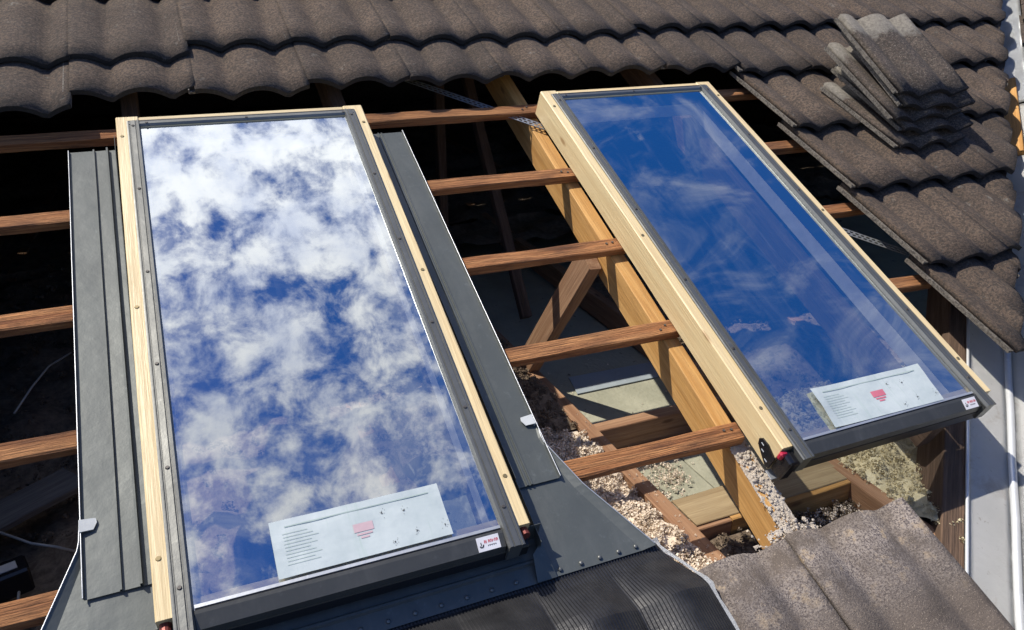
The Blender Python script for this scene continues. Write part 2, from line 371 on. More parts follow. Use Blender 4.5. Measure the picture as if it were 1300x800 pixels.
# ---------------------------------------------------------------- roof tiles
roof = empty('house_roof', RM, label='brown concrete tiled roof with tiles stripped to the battens around two skylights', cat='roof')
COV, TL, H = .32, .42, .033
VC = lambda v: 2.194 + (v + 1.574) * .99            # centre line of the valley
def prof(x): 
    c = math.cos(math.pi * (x - .02) / .16)
    return H * ((c * c + .006) ** .40 - .12)
def tile_bm(seed, mats_n=3):
    random.seed(seed); bm = bmesh.new(); nx, ny = 22, 4; th = .018
    top, bot = [], []
    for j in range(ny + 1):
        y = -TL * (1 - j / ny); rt, rb = [], []
        for i in range(nx + 1):
            x = .001 + .3225 * i / nx
            n = noise.noise(Vector((x * 9 + seed * 3.3, y * 7, seed))) * .0016
            e = (random.uniform(-.0012, .0012) if j == 0 else 0)
            z = prof(x) + n
            fr = .0025 if j == 0 else 0
            rt.append(bm.verts.new((x, y + e, z + th - fr))); rb.append(bm.verts.new((x, y + e * .5 + (.003 if j == 0 else 0), z)))
        top.append(rt); bot.append(rb)
    for j in range(ny):
        for i in range(nx):
            bm.faces.new((top[j][i], top[j][i + 1], top[j + 1][i + 1], top[j + 1][i]))
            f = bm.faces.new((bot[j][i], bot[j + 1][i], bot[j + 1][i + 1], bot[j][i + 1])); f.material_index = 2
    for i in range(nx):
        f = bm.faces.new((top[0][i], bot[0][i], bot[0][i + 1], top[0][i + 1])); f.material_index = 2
        f = bm.faces.new((top[ny][i + 1], bot[ny][i + 1], bot[ny][i], top[ny][i])); f.material_index = 1
    for j in range(ny):
        f = bm.faces.new((top[j][0], top[j + 1][0], bot[j + 1][0], bot[j][0])); f.material_index = 0; f.smooth = False
        f = bm.faces.new((top[j + 1][nx], top[j][nx], bot[j][nx], bot[j + 1][nx])); f.material_index = 1
    # interlocking channel along the left edge: two thin upstands
    zc = prof(0)
    box(bm, -.017, .002, -TL + .012, -.006, zc - .004, zc + .002, 1)
    box(bm, -.017, -.014, -TL + .012, -.006, zc + .002, zc + .009, 1)
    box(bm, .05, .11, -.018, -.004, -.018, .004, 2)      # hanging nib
    for f in bm.faces:
        f.smooth = True if f.material_index == 0 or (f.material_index == 2 and abs(f.normal.z) > .3) else False
    bm.normal_update(); return bm
TM = [M['tile'], M['tile_lip'], M['tile_back']]
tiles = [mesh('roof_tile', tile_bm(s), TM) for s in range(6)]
TILT = math.asin(.033 / .345)
def tilemat(u, vfront, w0=.0, rz=0, tilt=TILT):
    # head lies at vfront+TL; local origin = head-left corner; rotating about x drops the head and raises the front
    return T(u, vfront + TL, w0) @ Matrix.Rotation(rz, 4, 'Z') @ Matrix.Rotation(-tilt, 4, 'X')
def cut(bm, pt, nrm):
    g = bm.verts[:] + bm.edges[:] + bm.faces[:]
    r = bmesh.ops.bisect_plane(bm, geom=g, plane_co=pt, plane_no=nrm, clear_outer=True)
    ed = [e for e in r['geom_cut'] if isinstance(e, bmesh.types.BMEdge)]
    if ed:
        fs = bmesh.ops.holes_fill(bm, edges=ed, sides=0)['faces']
        for f in fs: f.material_index = 1
def lay(u, vf, frame, parent, cutoff=None, cp=None, dw=0.0, mats=None, rnd=random):
    mw = tilemat(u + rnd.uniform(-.0015, .0015), vf + rnd.uniform(-.005, .005), .002 + dw + rnd.uniform(0, .003), rnd.uniform(-.004, .004))
    if cp is not None:
        p, n = cp; inv = mw.inverted(); lp = inv @ p; ln = (inv.to_3x3() @ n).normalized()
        # corners beyond/within the cut
        cs = [((mw @ Vector(c)) - p).dot(n) for c in ((-.024, 0, 0), (.323, 0, 0), (-.024, -TL, 0), (.323, -TL, 0))]
        if min(cs) > -.03: return
        if max(cs) > 0:
            s = rnd.randrange(6); bm = tile_bm(s); cut(bm, lp, ln); return link('roof_tile', mesh('roof_tile', bm, mats or TM), frame @ mw, parent)
    me = tiles[rnd.randrange(6)]
    if mats:
        me = me.copy(); me.materials.clear(); [me.materials.append(x) for x in mats]
    return link('roof_tile', me, frame @ mw, parent)
R = random.Random(3)
vn = Vector((1, -.99, 0)).normalized()
cutp = (Vector((VC(-1.574) - .062, -1.574, 0)), vn)
def cut_for():
    return (cutp[0] + Vector((R.uniform(-.012, .012), 0, 0)), vn)
us = lambda k: .035 + COV * k
def row(vf, k0, k1, **kk):
    for k in range(k0, k1):
        if us(k) - .03 > VC(vf + TL) : break
        lay(us(k), vf, RM, roof, cp=cut_for(), rnd=R, **kk)
for vf in (2.05, 1.715, 1.38, 1.045, .70, .355): row(vf, -9, 30)
row(.01, 5, 30); row(-.03, 0, 5); row(-.095, -9, 0)
row(-.335, -9, -1); row(-.272, -1, 0); row(-.300, 0, 1); row(-.276, 1, 5); row(-.285, 5, 6); row(-.325, 6, 20)
for vf in (-.68, -1.01, -1.365, -1.715): row(vf, 6, 20); row(vf, -9, -2)
row(-2.06, -9, -3)
# the lowest courses, bared at their heads
TW = [M['tile_head'], M['tile_lip'], M['tile_back']]
for k in range(-9, 2): row(-2.40, k, k + 1)
for k in (2, 3):
    o = lay(us(k) + (-.006 if k == 2 else .003), -2.395, RM, roof, mats=TW, rnd=R, dw=(0 if k == 2 else .004))
    o['label'] = 'weathered brown tile with speckled bare head below the opening'
row(-2.745, -9, 4); row(-3.09, -9, 4)
# lump of mortar where rafter foot meets the bared tile heads
def clumps(name, mat, pts, rmin, rmax, base, parent=None, seed=1, sq=.8, sub=0):
    rr = random.Random(seed); ico = bmesh.new(); bmesh.ops.create_icosphere(ico, subdivisions=sub + 1, radius=1)
    vs0 = [v.co.copy() for v in ico.verts]; fs0 = [[v.index for v in f.verts] for f in ico.faces]; ico.free()
    V, F = [], []
    for p in pts:
        r = rr.uniform(rmin, rmax) * (1 + (rr.random() ** 6) * 1.2); q = Quaternion((rr.random(), rr.random(), rr.random(), rr.random())).normalized(); n0 = len(V)
        s = Vector((rr.uniform(.7, 1.4), rr.uniform(.7, 1.3), rr.uniform(.5, .9) * sq))
        for v in vs0:
            d = q @ v; d = d * (1 + .45 * noise.noise(d * 1.8 + Vector(p) * 60)) ; V.append((p[0] + d.x * r * s.x, p[1] + d.y * r * s.y, p[2] + d.z * r * s.z))
        F += [[a + n0 for a in f] for f in fs0]
    me = bpy.data.meshes.new(name); me.from_pydata(V, [], F); me.materials.append(mat)
    for p in me.polygons: p.use_smooth = True
    return link(name, me, base, parent)
def crust(name, mat, region, base, zf, thr, cell=.0035, sd=1, parent=None):
    u0, u1, v0, v1 = region; nx, ny = int((u1 - u0) / cell), int((v1 - v0) / cell); bm = bmesh.new(); g = []
    for j in range(ny + 1):
        rw = []
        for i in range(nx + 1):
            u, v = u0 + cell * i, v0 + cell * j
            h = .5 * noise.noise(Vector((u * 70, v * 70, sd))) + .35 * noise.noise(Vector((u * 190, v * 190, sd))) + .6 * noise.noise(Vector((u * 16, v * 16, sd)))
            rw.append((bm.verts.new((u, v, zf(u, v) + .0045 * max(-.2, h + .25))), h))
        g.append(rw)
    for j in range(ny):
        for i in range(nx):
            if g[j][i][1] > thr(g[j][i][0].co.x, g[j][i][0].co.y): bm.faces.new((g[j][i][0], g[j][i + 1][0], g[j + 1][i + 1][0], g[j + 1][i][0]))
    bmesh.ops.delete(bm, geom=[v for v in bm.verts if not v.link_faces], context='VERTS')
    return tag(link(name, mesh(name, bm, mat, True), base, parent), kind='stuff')
crust('mortar_crust', M['mortar'], (1.050, 1.103, -2.0, -1.66), RM, lambda u, v: -.0295, lambda u, v: -.45 + max(0, v + 1.80) * 4, sd=3, parent=roof)
crust('mortar_crust', M['mortar'], (.93, 1.12, -2.03, -1.945), RM, lambda u, v: .008 + .030 * max(0, 1 - abs(u - 1.02) / .07), lambda u, v: -.35 + 9 * max(0, abs(u - 1.03) - .055) + 12 * max(0, -1.985 - v), sd=6, parent=roof)
pts = [(R.gauss(1.035, .03), R.gauss(-1.965, .016), .020 + R.uniform(-.012, .016)) for _ in range(260)] + [(R.gauss(1.077, .012), R.uniform(-1.97, -1.66), -.026) for _ in range(260)]
tag(clumps('mortar_crumb', M['mortar'], pts, .0012, .0042, RM, roof, 5), kind='stuff')
# ---------------------------------------------------------------- battens
def batten(u0, v0, u1, v1, th=.027):
    timber('batten', RM, (u0, v0 - .022, 0), (u1, v1 - .022, 0), (0, 0, 1), .044, th, M['batten'], roof, .0022)
for u0, v0, u1, v1 in ((-2.9, -.338, -.16, -.333), (.46, -.335, 1.11, -.338), (1.72, -.316, VC(-.33) - .2, -.316),
                       (-2.9, -.66, -.19, -.662), (.49, -.678, 1.10, -.682), (1.72, -.647, VC(-.66) - .2, -.645),
                       (-2.9, -.998, -.19, -.993), (.49, -1.008, 1.10, -1.011), (1.72, -.989, VC(-1.0) - .2, -.988),
                       (-2.9, -1.335, -.19, -1.333), (.49, -1.327, 1.10, -1.332), (1.72, -1.322, 2.01, -1.333),
                       (-2.9, -1.665, -.20, -1.665), (.49, -1.655, 1.085, -1.667)):
    batten(u0, v0, u1, v1)
for v in (2.4, 2.05, 1.7, 1.36, 1.02, .69, .35, .01): batten(-2.9, v, min(4.7, VC(v) - .2), v)
for v in (-2.0, -2.33, -2.67): batten(-2.9, v, 1.33, v)
# nails through the battens where they cross the rafter
nl = bmesh.new(); bmesh.ops.create_cone(nl, cap_ends=True, segments=8, radius1=.0038, radius2=.0032, depth=.002); NAIL = mesh('nail', nl, M['steel'], False)
for v in (-.358, -.703, -1.032, -1.352, -1.688):
    for du in (-.008, .012): link('nail', NAIL, RM @ T(1.072 + du - .022, v + R.uniform(-.008, .008), .0022), roof)
# ---------------------------------------------------------------- rafters
def rafter(u, v0, v1, wd=.045, dp=.10, mat='rafter', top=-.029):
    return timber('rafter', RM, (u, v0, top), (u, v1, top), (0, 0, 1), wd, dp, M[mat], roof, .001)
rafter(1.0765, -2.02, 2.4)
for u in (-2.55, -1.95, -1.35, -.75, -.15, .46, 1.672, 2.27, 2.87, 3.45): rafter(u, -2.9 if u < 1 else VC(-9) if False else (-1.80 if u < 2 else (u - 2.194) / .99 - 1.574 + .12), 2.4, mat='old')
# trimmer under the right skylight's foot and packers
# valley rafter: the brown board beside the valley
def valley_pt(v, off, w_): return Vector((VC(v), v, w_)) - vn * off
def below_plane_beam(v0, v1, off, w_, wd, th, mat, name):
    a, b = valley_pt(v0, off, w_), valley_pt(v1, off, w_)
    return timber(name, RM, a, b, (0, 0, 1), wd, th, mat, roof, .002)
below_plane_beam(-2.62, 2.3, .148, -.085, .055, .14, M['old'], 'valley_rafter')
# perforated bracing strap nailed across the rafters, cut away at the skylight
def strap(a, b):
    a, b = Vector((*a, -.014)), Vector((*b, -.014)); bm = bmesh.new(); d = (b - a); ln = d.length; d.normalize(); s = Vector((-d.y, d.x, 0))
    def strip(t0, t1, s0, s1): sheet(bm, [tuple(a + d * t0 + s * s0), tuple(a + d * t1 + s * s0), tuple(a + d * t1 + s * s1), tuple(a + d * t0 + s * s1)], .0012)
    strip(0, ln, -.014, -.0095); strip(0, ln, -.002, .002); strip(0, ln, .0095, .014)
    for i in range(int(ln / .018)):
        strip(i * .018, i * .018 + .007, -.0095, -.002); strip(i * .018 + .009, i * .018 + .016, .002, .0095)
    link('bracing_strap', mesh('bracing_strap', bm, M['strap']), RM, roof)
strap((.70, -.125), (1.115, -.469)); strap((1.70, -.953), (2.14, -1.318))
# ---------------------------------------------------------------- valley: tray, ribs, and the slope beyond
Dv = RM.to_3x3() @ Vector((.99, 1, 0)).normalized()
hz = Vector((Dv.y, -Dv.x, 0)).normalized(); n1 = RM.to_3x3() @ Vector((0, 0, 1)); n2 = (n1 - 2 * n1.dot(hz) * hz).normalized()
tray = empty('valley_gutter', RM @ T(VC(-1), -1, -.08), label='pale metal valley gutter with a raised rib running down beside the tiles', cat='gutter')
O = RM @ Vector((VC(-1.0), -1.0, -.082)); side2 = n2.cross(Dv).normalized()
if side2.dot(hz) < 0: side2 = -side2
side1 = RM.to_3x3() @ (-vn)
def tray_grid(name, sdir, nrm, s0, s1, mat, wav, v0=-2.7, v1=4.8, lip=.0):
    bm = bmesh.new(); nx, ny = 6, 90; g = []
    for j in range(ny + 1):
        t = v0 + (v1 - v0) * j / ny; rw = []
        for i in range(nx + 1):
            s_ = s0 + (s1 - s0) * i / nx; z = wav * noise.noise(Vector((s_ * 14, t * 9, 3.3)))
            if i == nx: z += lip
            rw.append(bm.verts.new(Dv * t + sdir * s_ + nrm * z))
        g.append(rw)
    for j in range(ny):
        for i in range(nx): bm.faces.new((g[j][i], g[j][i + 1], g[j + 1][i + 1], g[j + 1][i]))
    bmesh.ops.solidify(bm, geom=bm.faces[:], thickness=.001)
    bmesh.ops.recalc_face_normals(bm, faces=bm.faces)
    return link(name, mesh(name, bm, mat, True), Matrix.Translation(O), tray)
tray_grid('gutter_sheet', side1, n1, .008, .118, M['valley'], .004)
tray_grid('gutter_sheet', side2, n2, .010, .16, M['valley'], .004, v1=.75)
tray_grid('gutter_sheet', side2, n2, .010, .13, M['white_sheet'], .016, v0=.755)
bm = bmesh.new(); tube(bm, [side1 * .121 + n1 * .006 + Dv * t for t in (-2.7, 0, 2, 4.8)], .0045); link('sheet_edge', mesh('sheet_edge', bm, M['white_sheet'], True), Matrix.Translation(O), tray)
bm = bmesh.new(); tube(bm, [(n1 + n2) * .5 * .004 + Dv * (-2.7 + .1 * i) + n1 * .002 * math.sin(i * 1.7) for i in range(36)], .0105, 8); link('gutter_rib', mesh('gutter_rib', bm, M['white_sheet'], True), Matrix.Translation(O), tray)
# the other slope, its own tiles
up2 = (Vector((0, 0, 1)) - Vector((0, 0, 1)).dot(n2) * n2).normalized(); u2 = up2.cross(n2).normalized()
F2 = Matrix((u2, up2, n2)).transposed().to_4x4(); F2.translation = O + n2 * .075
roof2 = empty('neighbour_roof', F2, label='brown tiled roof slope beyond the white valley strip', cat='roof')
inv2 = F2.inverted(); dv2 = (inv2.to_3x3() @ Dv).normalized(); s2v = (inv2.to_3x3() @ side2).normalized()
for j in range(-9, 12):
    for k in range(-24, 14):
        vf = j * .345; u = k * .32
        c = Vector((u + .16, vf + .2, 0)); dd = c.dot(s2v); al = c.dot(dv2)
        if dd < -.1 or dd > 1.9 or al < -2.5 or al > 4.5: continue
        lay(u, vf, F2, roof2, cp=(s2v * (.125 + R.uniform(-.015, .02)), -s2v), rnd=R)
bm = bmesh.new()
pp = [Dv * -2.5 + side2 * .16, Dv * 4.6 + side2 * .16, Dv * 4.6 + side2 * 2.6, Dv * -2.5 + side2 * 2.6]
sheet(bm, [tuple(p - n2 * .03) for p in pp], .02); link('blackout_sheet', mesh('blackout_sheet', bm, M['old']), Matrix.Translation(O), roof2)  # unseen sheet added to shut light out of the attic on this side
# orange offcut lying in the valley
A0 = O + Dv * .30 + side2 * .058 + n2 * .024; A1 = O + Dv * .98 + side2 * .050 + n2 * .024
oc = timber('wood_offcut', Matrix.Identity(4), A0, A1, n2, .062, .022, M['offcut'])
tag(oc, 'orange timber offcut lying in the white valley gutter at the right edge', 'timber offcut')

# far slope and ridge board close the attic
bm = bmesh.new(); y1 = 2.46 * CP; z1 = 2.46 * SP + .02
sheet(bm, [(-2.9, y1, z1), (5.5, y1, z1), (5.5, y1 + 4.7, z1 - 2.35), (-2.9, y1 + 4.7, z1 - 2.35)], .03)
link('rear_slope', mesh('rear_slope', bm, M['tile']), AM, roof)
bm = bmesh.new()
sheet(bm, [(-2.9, -2.6, -.045), (-.72, -2.6, -.045), (-.72, 2.4, -.045), (-2.9, 2.4, -.045)], .006)      # unseen sheets added under the tiles to keep the attic dark
sheet(bm, [(-.9, .2, -.045), (1.0, .2, -.045), (1.0, 2.4, -.045), (-.9, 2.4, -.045)], .006)
sheet(bm, [(1.14, .2, -.045), (3.2, .1, -.045), (5.2, 2.4, -.045), (1.14, 2.4, -.045)], .006)
link('blackout_sheet', mesh('blackout_sheet', bm, M['old']), RM, roof)
bm = bmesh.new(); sheet(bm, [(-2.9, -2.9, 0), (-2.9, 6.3, 0), (-2.9, 2.2, 1.15)], .02) if False else None
for X in (-2.93, 5.35):
    pts_ = [(-2.75, -1.35), (y1, z1 - .03), (6.35, -1.35), (6.35, -1.0 if X < 0 else -1.0)] if False else [(-2.75, -1.40), (y1, z1 - .03), (y1 + 4.5, z1 - 2.25), (y1 + 4.5, -1.40)]
    bm = bmesh.new(); f0 = [bm.verts.new((X, a, b)) for a, b in pts_]; f1 = [bm.verts.new((X + .05, a, b)) for a, b in pts_]
    bm.faces.new(f0); bm.faces.new(f1[::-1])
    for i in range(4): bm.faces.new((f0[i], f1[i], f1[(i + 1) % 4], f0[(i + 1) % 4]))
    bmesh.ops.recalc_face_normals(bm, faces=bm.faces); link('gable_board', mesh('gable_board', bm, M['old']), AM, roof)

# ---------------------------------------------------------------- attic: joists, ceiling, insulation
attic = empty('ceiling_frame', AM @ T(1, -1, -1.0), label='rough timber ceiling joists and noggings inside the opened roof', cat='joists')
def joist(p0, p1, wd=.045, th=.095, name='joist', mat='joist'):
    timber(name, AM, p0, p1, (0, 0, 1), wd, th, M[mat], attic, .002)
for x in (-2.0, -1.4, -.82, -.27, .35): joist((x, -2.4, -1.0), (x, 5.5, -1.0))
joist((.965, -2.0, -1.0), (.975, 5.5, -1.0)); joist((1.500, -1.80, -1.0), (1.60, 5.5, -1.0)); joist((2.12, -1.2, -1.0), (2.12, 5.5, -1.0)); joist((2.7, -.6, -1.0), (2.7, 5.5, -1.0))
joist((.99, -.985, -1.015), (1.50, -.985, -1.015), name='nogging'); joist((.985, -1.50, -1.005), (1.09, -1.498, -1.005), name='nogging'); joist((1.092, -1.482, -1.004), (1.492, -1.478, -1.004), .080, .075, 'nogging', 'rafter'); joist((.992, -1.455, -1.0), (1.494, -1.447, -1.0), .11, .0035, 'loose_lath', 'dusty')
bm = bmesh.new(); box(bm, -2.9, 5.35, -2.4, 6.75, -1.15, -1.115)
tag(link('ceiling', mesh('ceiling', bm, M['board']), AM), kind='structure')
for (x0, x1, y0, y1) in ((.992, 1.498, -.93, -.32), (.994, 1.22, -1.47, -1.02), (1.224, 1.498, -1.47, -1.02), (.99, 1.50, -1.95, -1.53), (.992, 1.498, -.31, .8)):
    link('ceiling_board', boxmesh('ceiling_board', (x0, x1, y0, y1, -1.114, -1.098), M['board'], .002), AM, attic)
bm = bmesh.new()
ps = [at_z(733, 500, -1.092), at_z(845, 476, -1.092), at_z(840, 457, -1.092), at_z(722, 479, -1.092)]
sheet(bm, [tuple(p) for p in ps], .003); link('sheen_strip', mesh('sheen_strip', bm, flash_mat('painted_sheen', (.34, .39, .42), .55, .2)), AM, attic)  # bluish strip standing in for a sheen of sky light on the board
def fluff(name, mat, centres, seed, per=14):
    rr = random.Random(seed); V, F = [], []
    for c, R_ in centres:
        for _ in range(per):
            d = Vector((rr.gauss(0, 1), rr.gauss(0, 1), rr.gauss(0, 1))).normalized(); p = c + d * R_ * rr.uniform(.5, 1)
            t = (d.orthogonal() + Vector((rr.gauss(0, .6), rr.gauss(0, .6), rr.gauss(0, .6)))).normalized(); t2 = (d.cross(t) + d * rr.gauss(0, .3)).normalized(); sz = R_ * rr.uniform(.22, .50)
            k = len(V); V += [tuple(p + t * sz), tuple(p + t2 * sz * .8 + d * sz * .3), tuple(p - t * sz * rr.uniform(.5, 1)), tuple(p - t2 * sz * .8 + d * sz * .2)]; F.append((k, k + 1, k + 2, k + 3))
    me = bpy.data.meshes.new(name); me.from_pydata(V, [], F); me.materials.append(mat)
    return tag(link(name, me, AM), kind='stuff')
def bed(name, mat, region, z0, amp, nclump, rmin, rmax, label, seed=1, cell=.03, sq=.8):
    inside = lambda x, y: x < VC(y / CP - .05) - .17
    x0, x1, y0, y1 = region; bm = bmesh.new(); nx, ny = int((x1 - x0) / cell) + 1, int((y1 - y0) / cell) + 1; g = []
    hgt = lambda x, y: z0 + amp * (noise.noise(Vector((x * 6, y * 6, seed))) + .6 * noise.noise(Vector((x * 17, y * 17, seed + 5))))
    for j in range(ny + 1):
        g.append([bm.verts.new((x, y, hgt(x, y))) for x in [x0 + (x1 - x0) * i / nx for i in range(nx + 1)] for y in [y0 + (y1 - y0) * j / ny]])
    for j in range(ny):
        for i in range(nx):
            if inside(g[j][i].co.x, g[j][i].co.y): bm.faces.new((g[j][i], g[j][i + 1], g[j + 1][i + 1], g[j + 1][i]))
    o = link(name, mesh(name, bm, mat, True), AM); tag(o, kind='stuff')
    rr = random.Random(seed)
    V, F = [], []
    n_ = 0
    while n_ < nclump:
        x, y = rr.uniform(x0, x1), rr.uniform(y0, y1); q = noise.noise(Vector((x * 34, y * 34, seed))) + .5 * noise.noise(Vector((x * 90, y * 90, seed)))
        n_ += 1
        if not inside(x, y) or q < rr.uniform(-.6, .15): continue
        c = Vector((x, y, hgt(x, y) + max(0, q) * .030)); R_ = rr.uniform(rmin, rmax)
        for _ in range(22):
            d = Vector((rr.gauss(0, 1), rr.gauss(0, 1), rr.gauss(0, 1))).normalized(); p = c + d * R_ * rr.uniform(.5, 1)
            t = (d.orthogonal() + Vector((rr.gauss(0, .6), rr.gauss(0, .6), rr.gauss(0, .6)))).normalized(); t2 = (d.cross(t) + d * rr.gauss(0, .3)).normalized(); sz = R_ * rr.uniform(.22, .50)
            k = len(V); V += [tuple(p + t * sz), tuple(p + t2 * sz * .8 + d * sz * .3), tuple(p - t * sz * rr.uniform(.5, 1)), tuple(p - t2 * sz * .8 + d * sz * .2)]; F.append((k, k + 1, k + 2, k + 3))
    if F:
        me = bpy.data.meshes.new(name); me.from_pydata(V, [], F); me.materials.append(mat); tag(link(name, me, AM), kind='stuff')
bed('loose_insulation', M['ins_pink'], (.55, .938, -1.95, -.98), -1.005, .028, 6500, .006, .013, '', 2)
bed('loose_insulation', M['ins_shaded'], (.40, .938, -.98, .2), -.985, .05, 4000, .005, .012, '', 3)
bed('loose_insulation', M['ins_shaded'], (-2.85, .40, -2.3, 1.2), -.99, .05, 4000, .007, .016, '', 4, .05)
bed('loose_insulation', M['ins_shaded'], (.99, 1.50, -1.95, -1.53), -1.055, .03, 2500, .004, .009, '', 5)
bed('loose_insulation', M['ins_shaded'], (1.535, 2.5, -1.10, .2), -1.01, .035, 1500, .006, .013, '', 16, .04)
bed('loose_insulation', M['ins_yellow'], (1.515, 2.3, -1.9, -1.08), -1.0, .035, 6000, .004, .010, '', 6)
bed('loose_insulation', M['ins_shaded'], (-2.85, 5.1, 1.2, 6.2), -1.0, .05, 0, .009, .018, '', 7, .12)
bed('loose_insulation', M['ins_shaded'], (.99, 5.1, .8, 1.2), -1.0, .05, 0, .009, .018, '', 8, .08)
# tufts fallen on the boards and along the joist
tf = []
for _ in range(420):
    x, y = .985 + abs(R.gauss(0, .045)), R.uniform(-1.48, -1.0)
    if noise.noise(Vector((x * 14, y * 14, 3))) > R.uniform(-.3, .3): tf.append((Vector((x, y, -1.094 + R.uniform(0, .03))), R.uniform(.005, .011)))
for _ in range(110): tf.append((Vector((1.13 + R.gauss(0, .025), -1.18 + R.gauss(0, .05), -1.090 + R.uniform(0, .012))), R.uniform(.003, .009)))
for _ in range(26): tf.append((Vector((R.uniform(1.0, 1.45), R.uniform(-1.45, -.4), -1.094)), R.uniform(.002, .006)))
for _ in range(130): tf.append((Vector((1.03 + R.gauss(0, .03), -1.80 + R.gauss(0, .04), -1.03 + R.uniform(0, .015))), R.uniform(.004, .009)))
for _ in range(90): tf.append((Vector((R.uniform(1.12, 1.48), -1.56 + R.gauss(0, .02), -1.045)), R.uniform(.004, .009)))
for _ in range(70): tf.append((Vector((.967 + R.gauss(0, .012), R.uniform(-1.75, -.9), -.998)), R.uniform(.0015, .004)))
fluff('insulation_tuft', M['ins_pink'], tf, 9)
bm = bmesh.new(); sheet(bm, [(1.13, -1.93, -1.0), (1.42, -1.93, -1.0), (1.44, -1.70, -1.0), (1.15, -1.72, -1.0)], .01)
link('ceiling_board', mesh('ceiling_board', bm, plain('pale_yellow_board', (.62, .58, .34), .9)), AM, attic)
# struts in the roof space
sf = empty('roof_strut', AM @ T(1, 0, -1.0), label='orange diagonal timber strut propping the rafter between the skylights', cat='strut')
timber('strut_beam', AM, (1.02, -.985 * CP + .10 * SP, -.985 * SP - .10 * CP + .04), (.965, -.50, -1.0), (0, 1, .5), .040, .085, M['joist'], sf)  # darker joist timber stands in for shade on the strut
for (x0, y0, z0_, x1, y1_, z1_, lab) in ((1.06, .6, -1.0, 1.06, .6, .20, 'upright dim timber strut far back in the gap between the skylights'), (1.15, -.15, -1.0, 1.13, .70, .24, 'slanting dim timber strut in the gap between the skylights, behind the battens')):
    st_ = timber('roof_strut', AM, (x0, y0, z0_), (x1, y1_, z1_), (0, -1, 0), .04, .04, M['old'])
    tag(st_, lab, 'strut', 'struts in the dark roof space')
# things left on the insulation at the far left
a, b, c, d = at_z(-60, 712, -.90), at_z(96, 612, -.90), at_z(96, 592, -.90), at_z(-60, 655, -.90)
pl = timber('loose_board', AM, (a + d) / 2, (b + c) / 2, (0, 0, 1), .11, .018, M['greyboard']); tag(pl, 'grey dusty board lying across the dark insulation on the far left', 'board')
p = at_z(14, 735, -.92); dev = empty('junction_box', AM @ T(p.x, p.y, p.z) @ Matrix.Rotation(.3, 4, 'Z'), label='black plastic box with a grey plate half hidden in the dark insulation', cat='electrical box')
link('box_body', boxmesh('box_body', (-.035, .035, -.03, .03, -.03, .03), M['blackgloss'], .005), WM[dev.name], dev)
link('name_plate', boxmesh('name_plate', (-.02, .016, -.014, .012, .030, .032), M['reveal'], .0005), WM[dev.name], dev)
for nm, pix, zz_, lab in (('cable', [(0, 676), (40, 690), (70, 694), (96, 700)], -.91, 'thin pale cable crossing the dark insulation beside the board'),
                         ('cable', [(24, 752), (23, 765), (28, 785)], -.90, 'short pale cable end hanging below the black box'),
                         ('cable', [(18, 525), (40, 492), (62, 465), (90, 448)], -.80, 'thin cable looping up in the dark between battens')):
    bm = bmesh.new(); q = [at_z(x, y, zz_ + .04 * math.sin(i * 1.1)) for i, (x, y) in enumerate(pix)]
    tube(bm, [tuple(v) for v in q], .0028); tag(link(nm, mesh(nm, bm, M['cable'], True), AM), lab, 'cable')

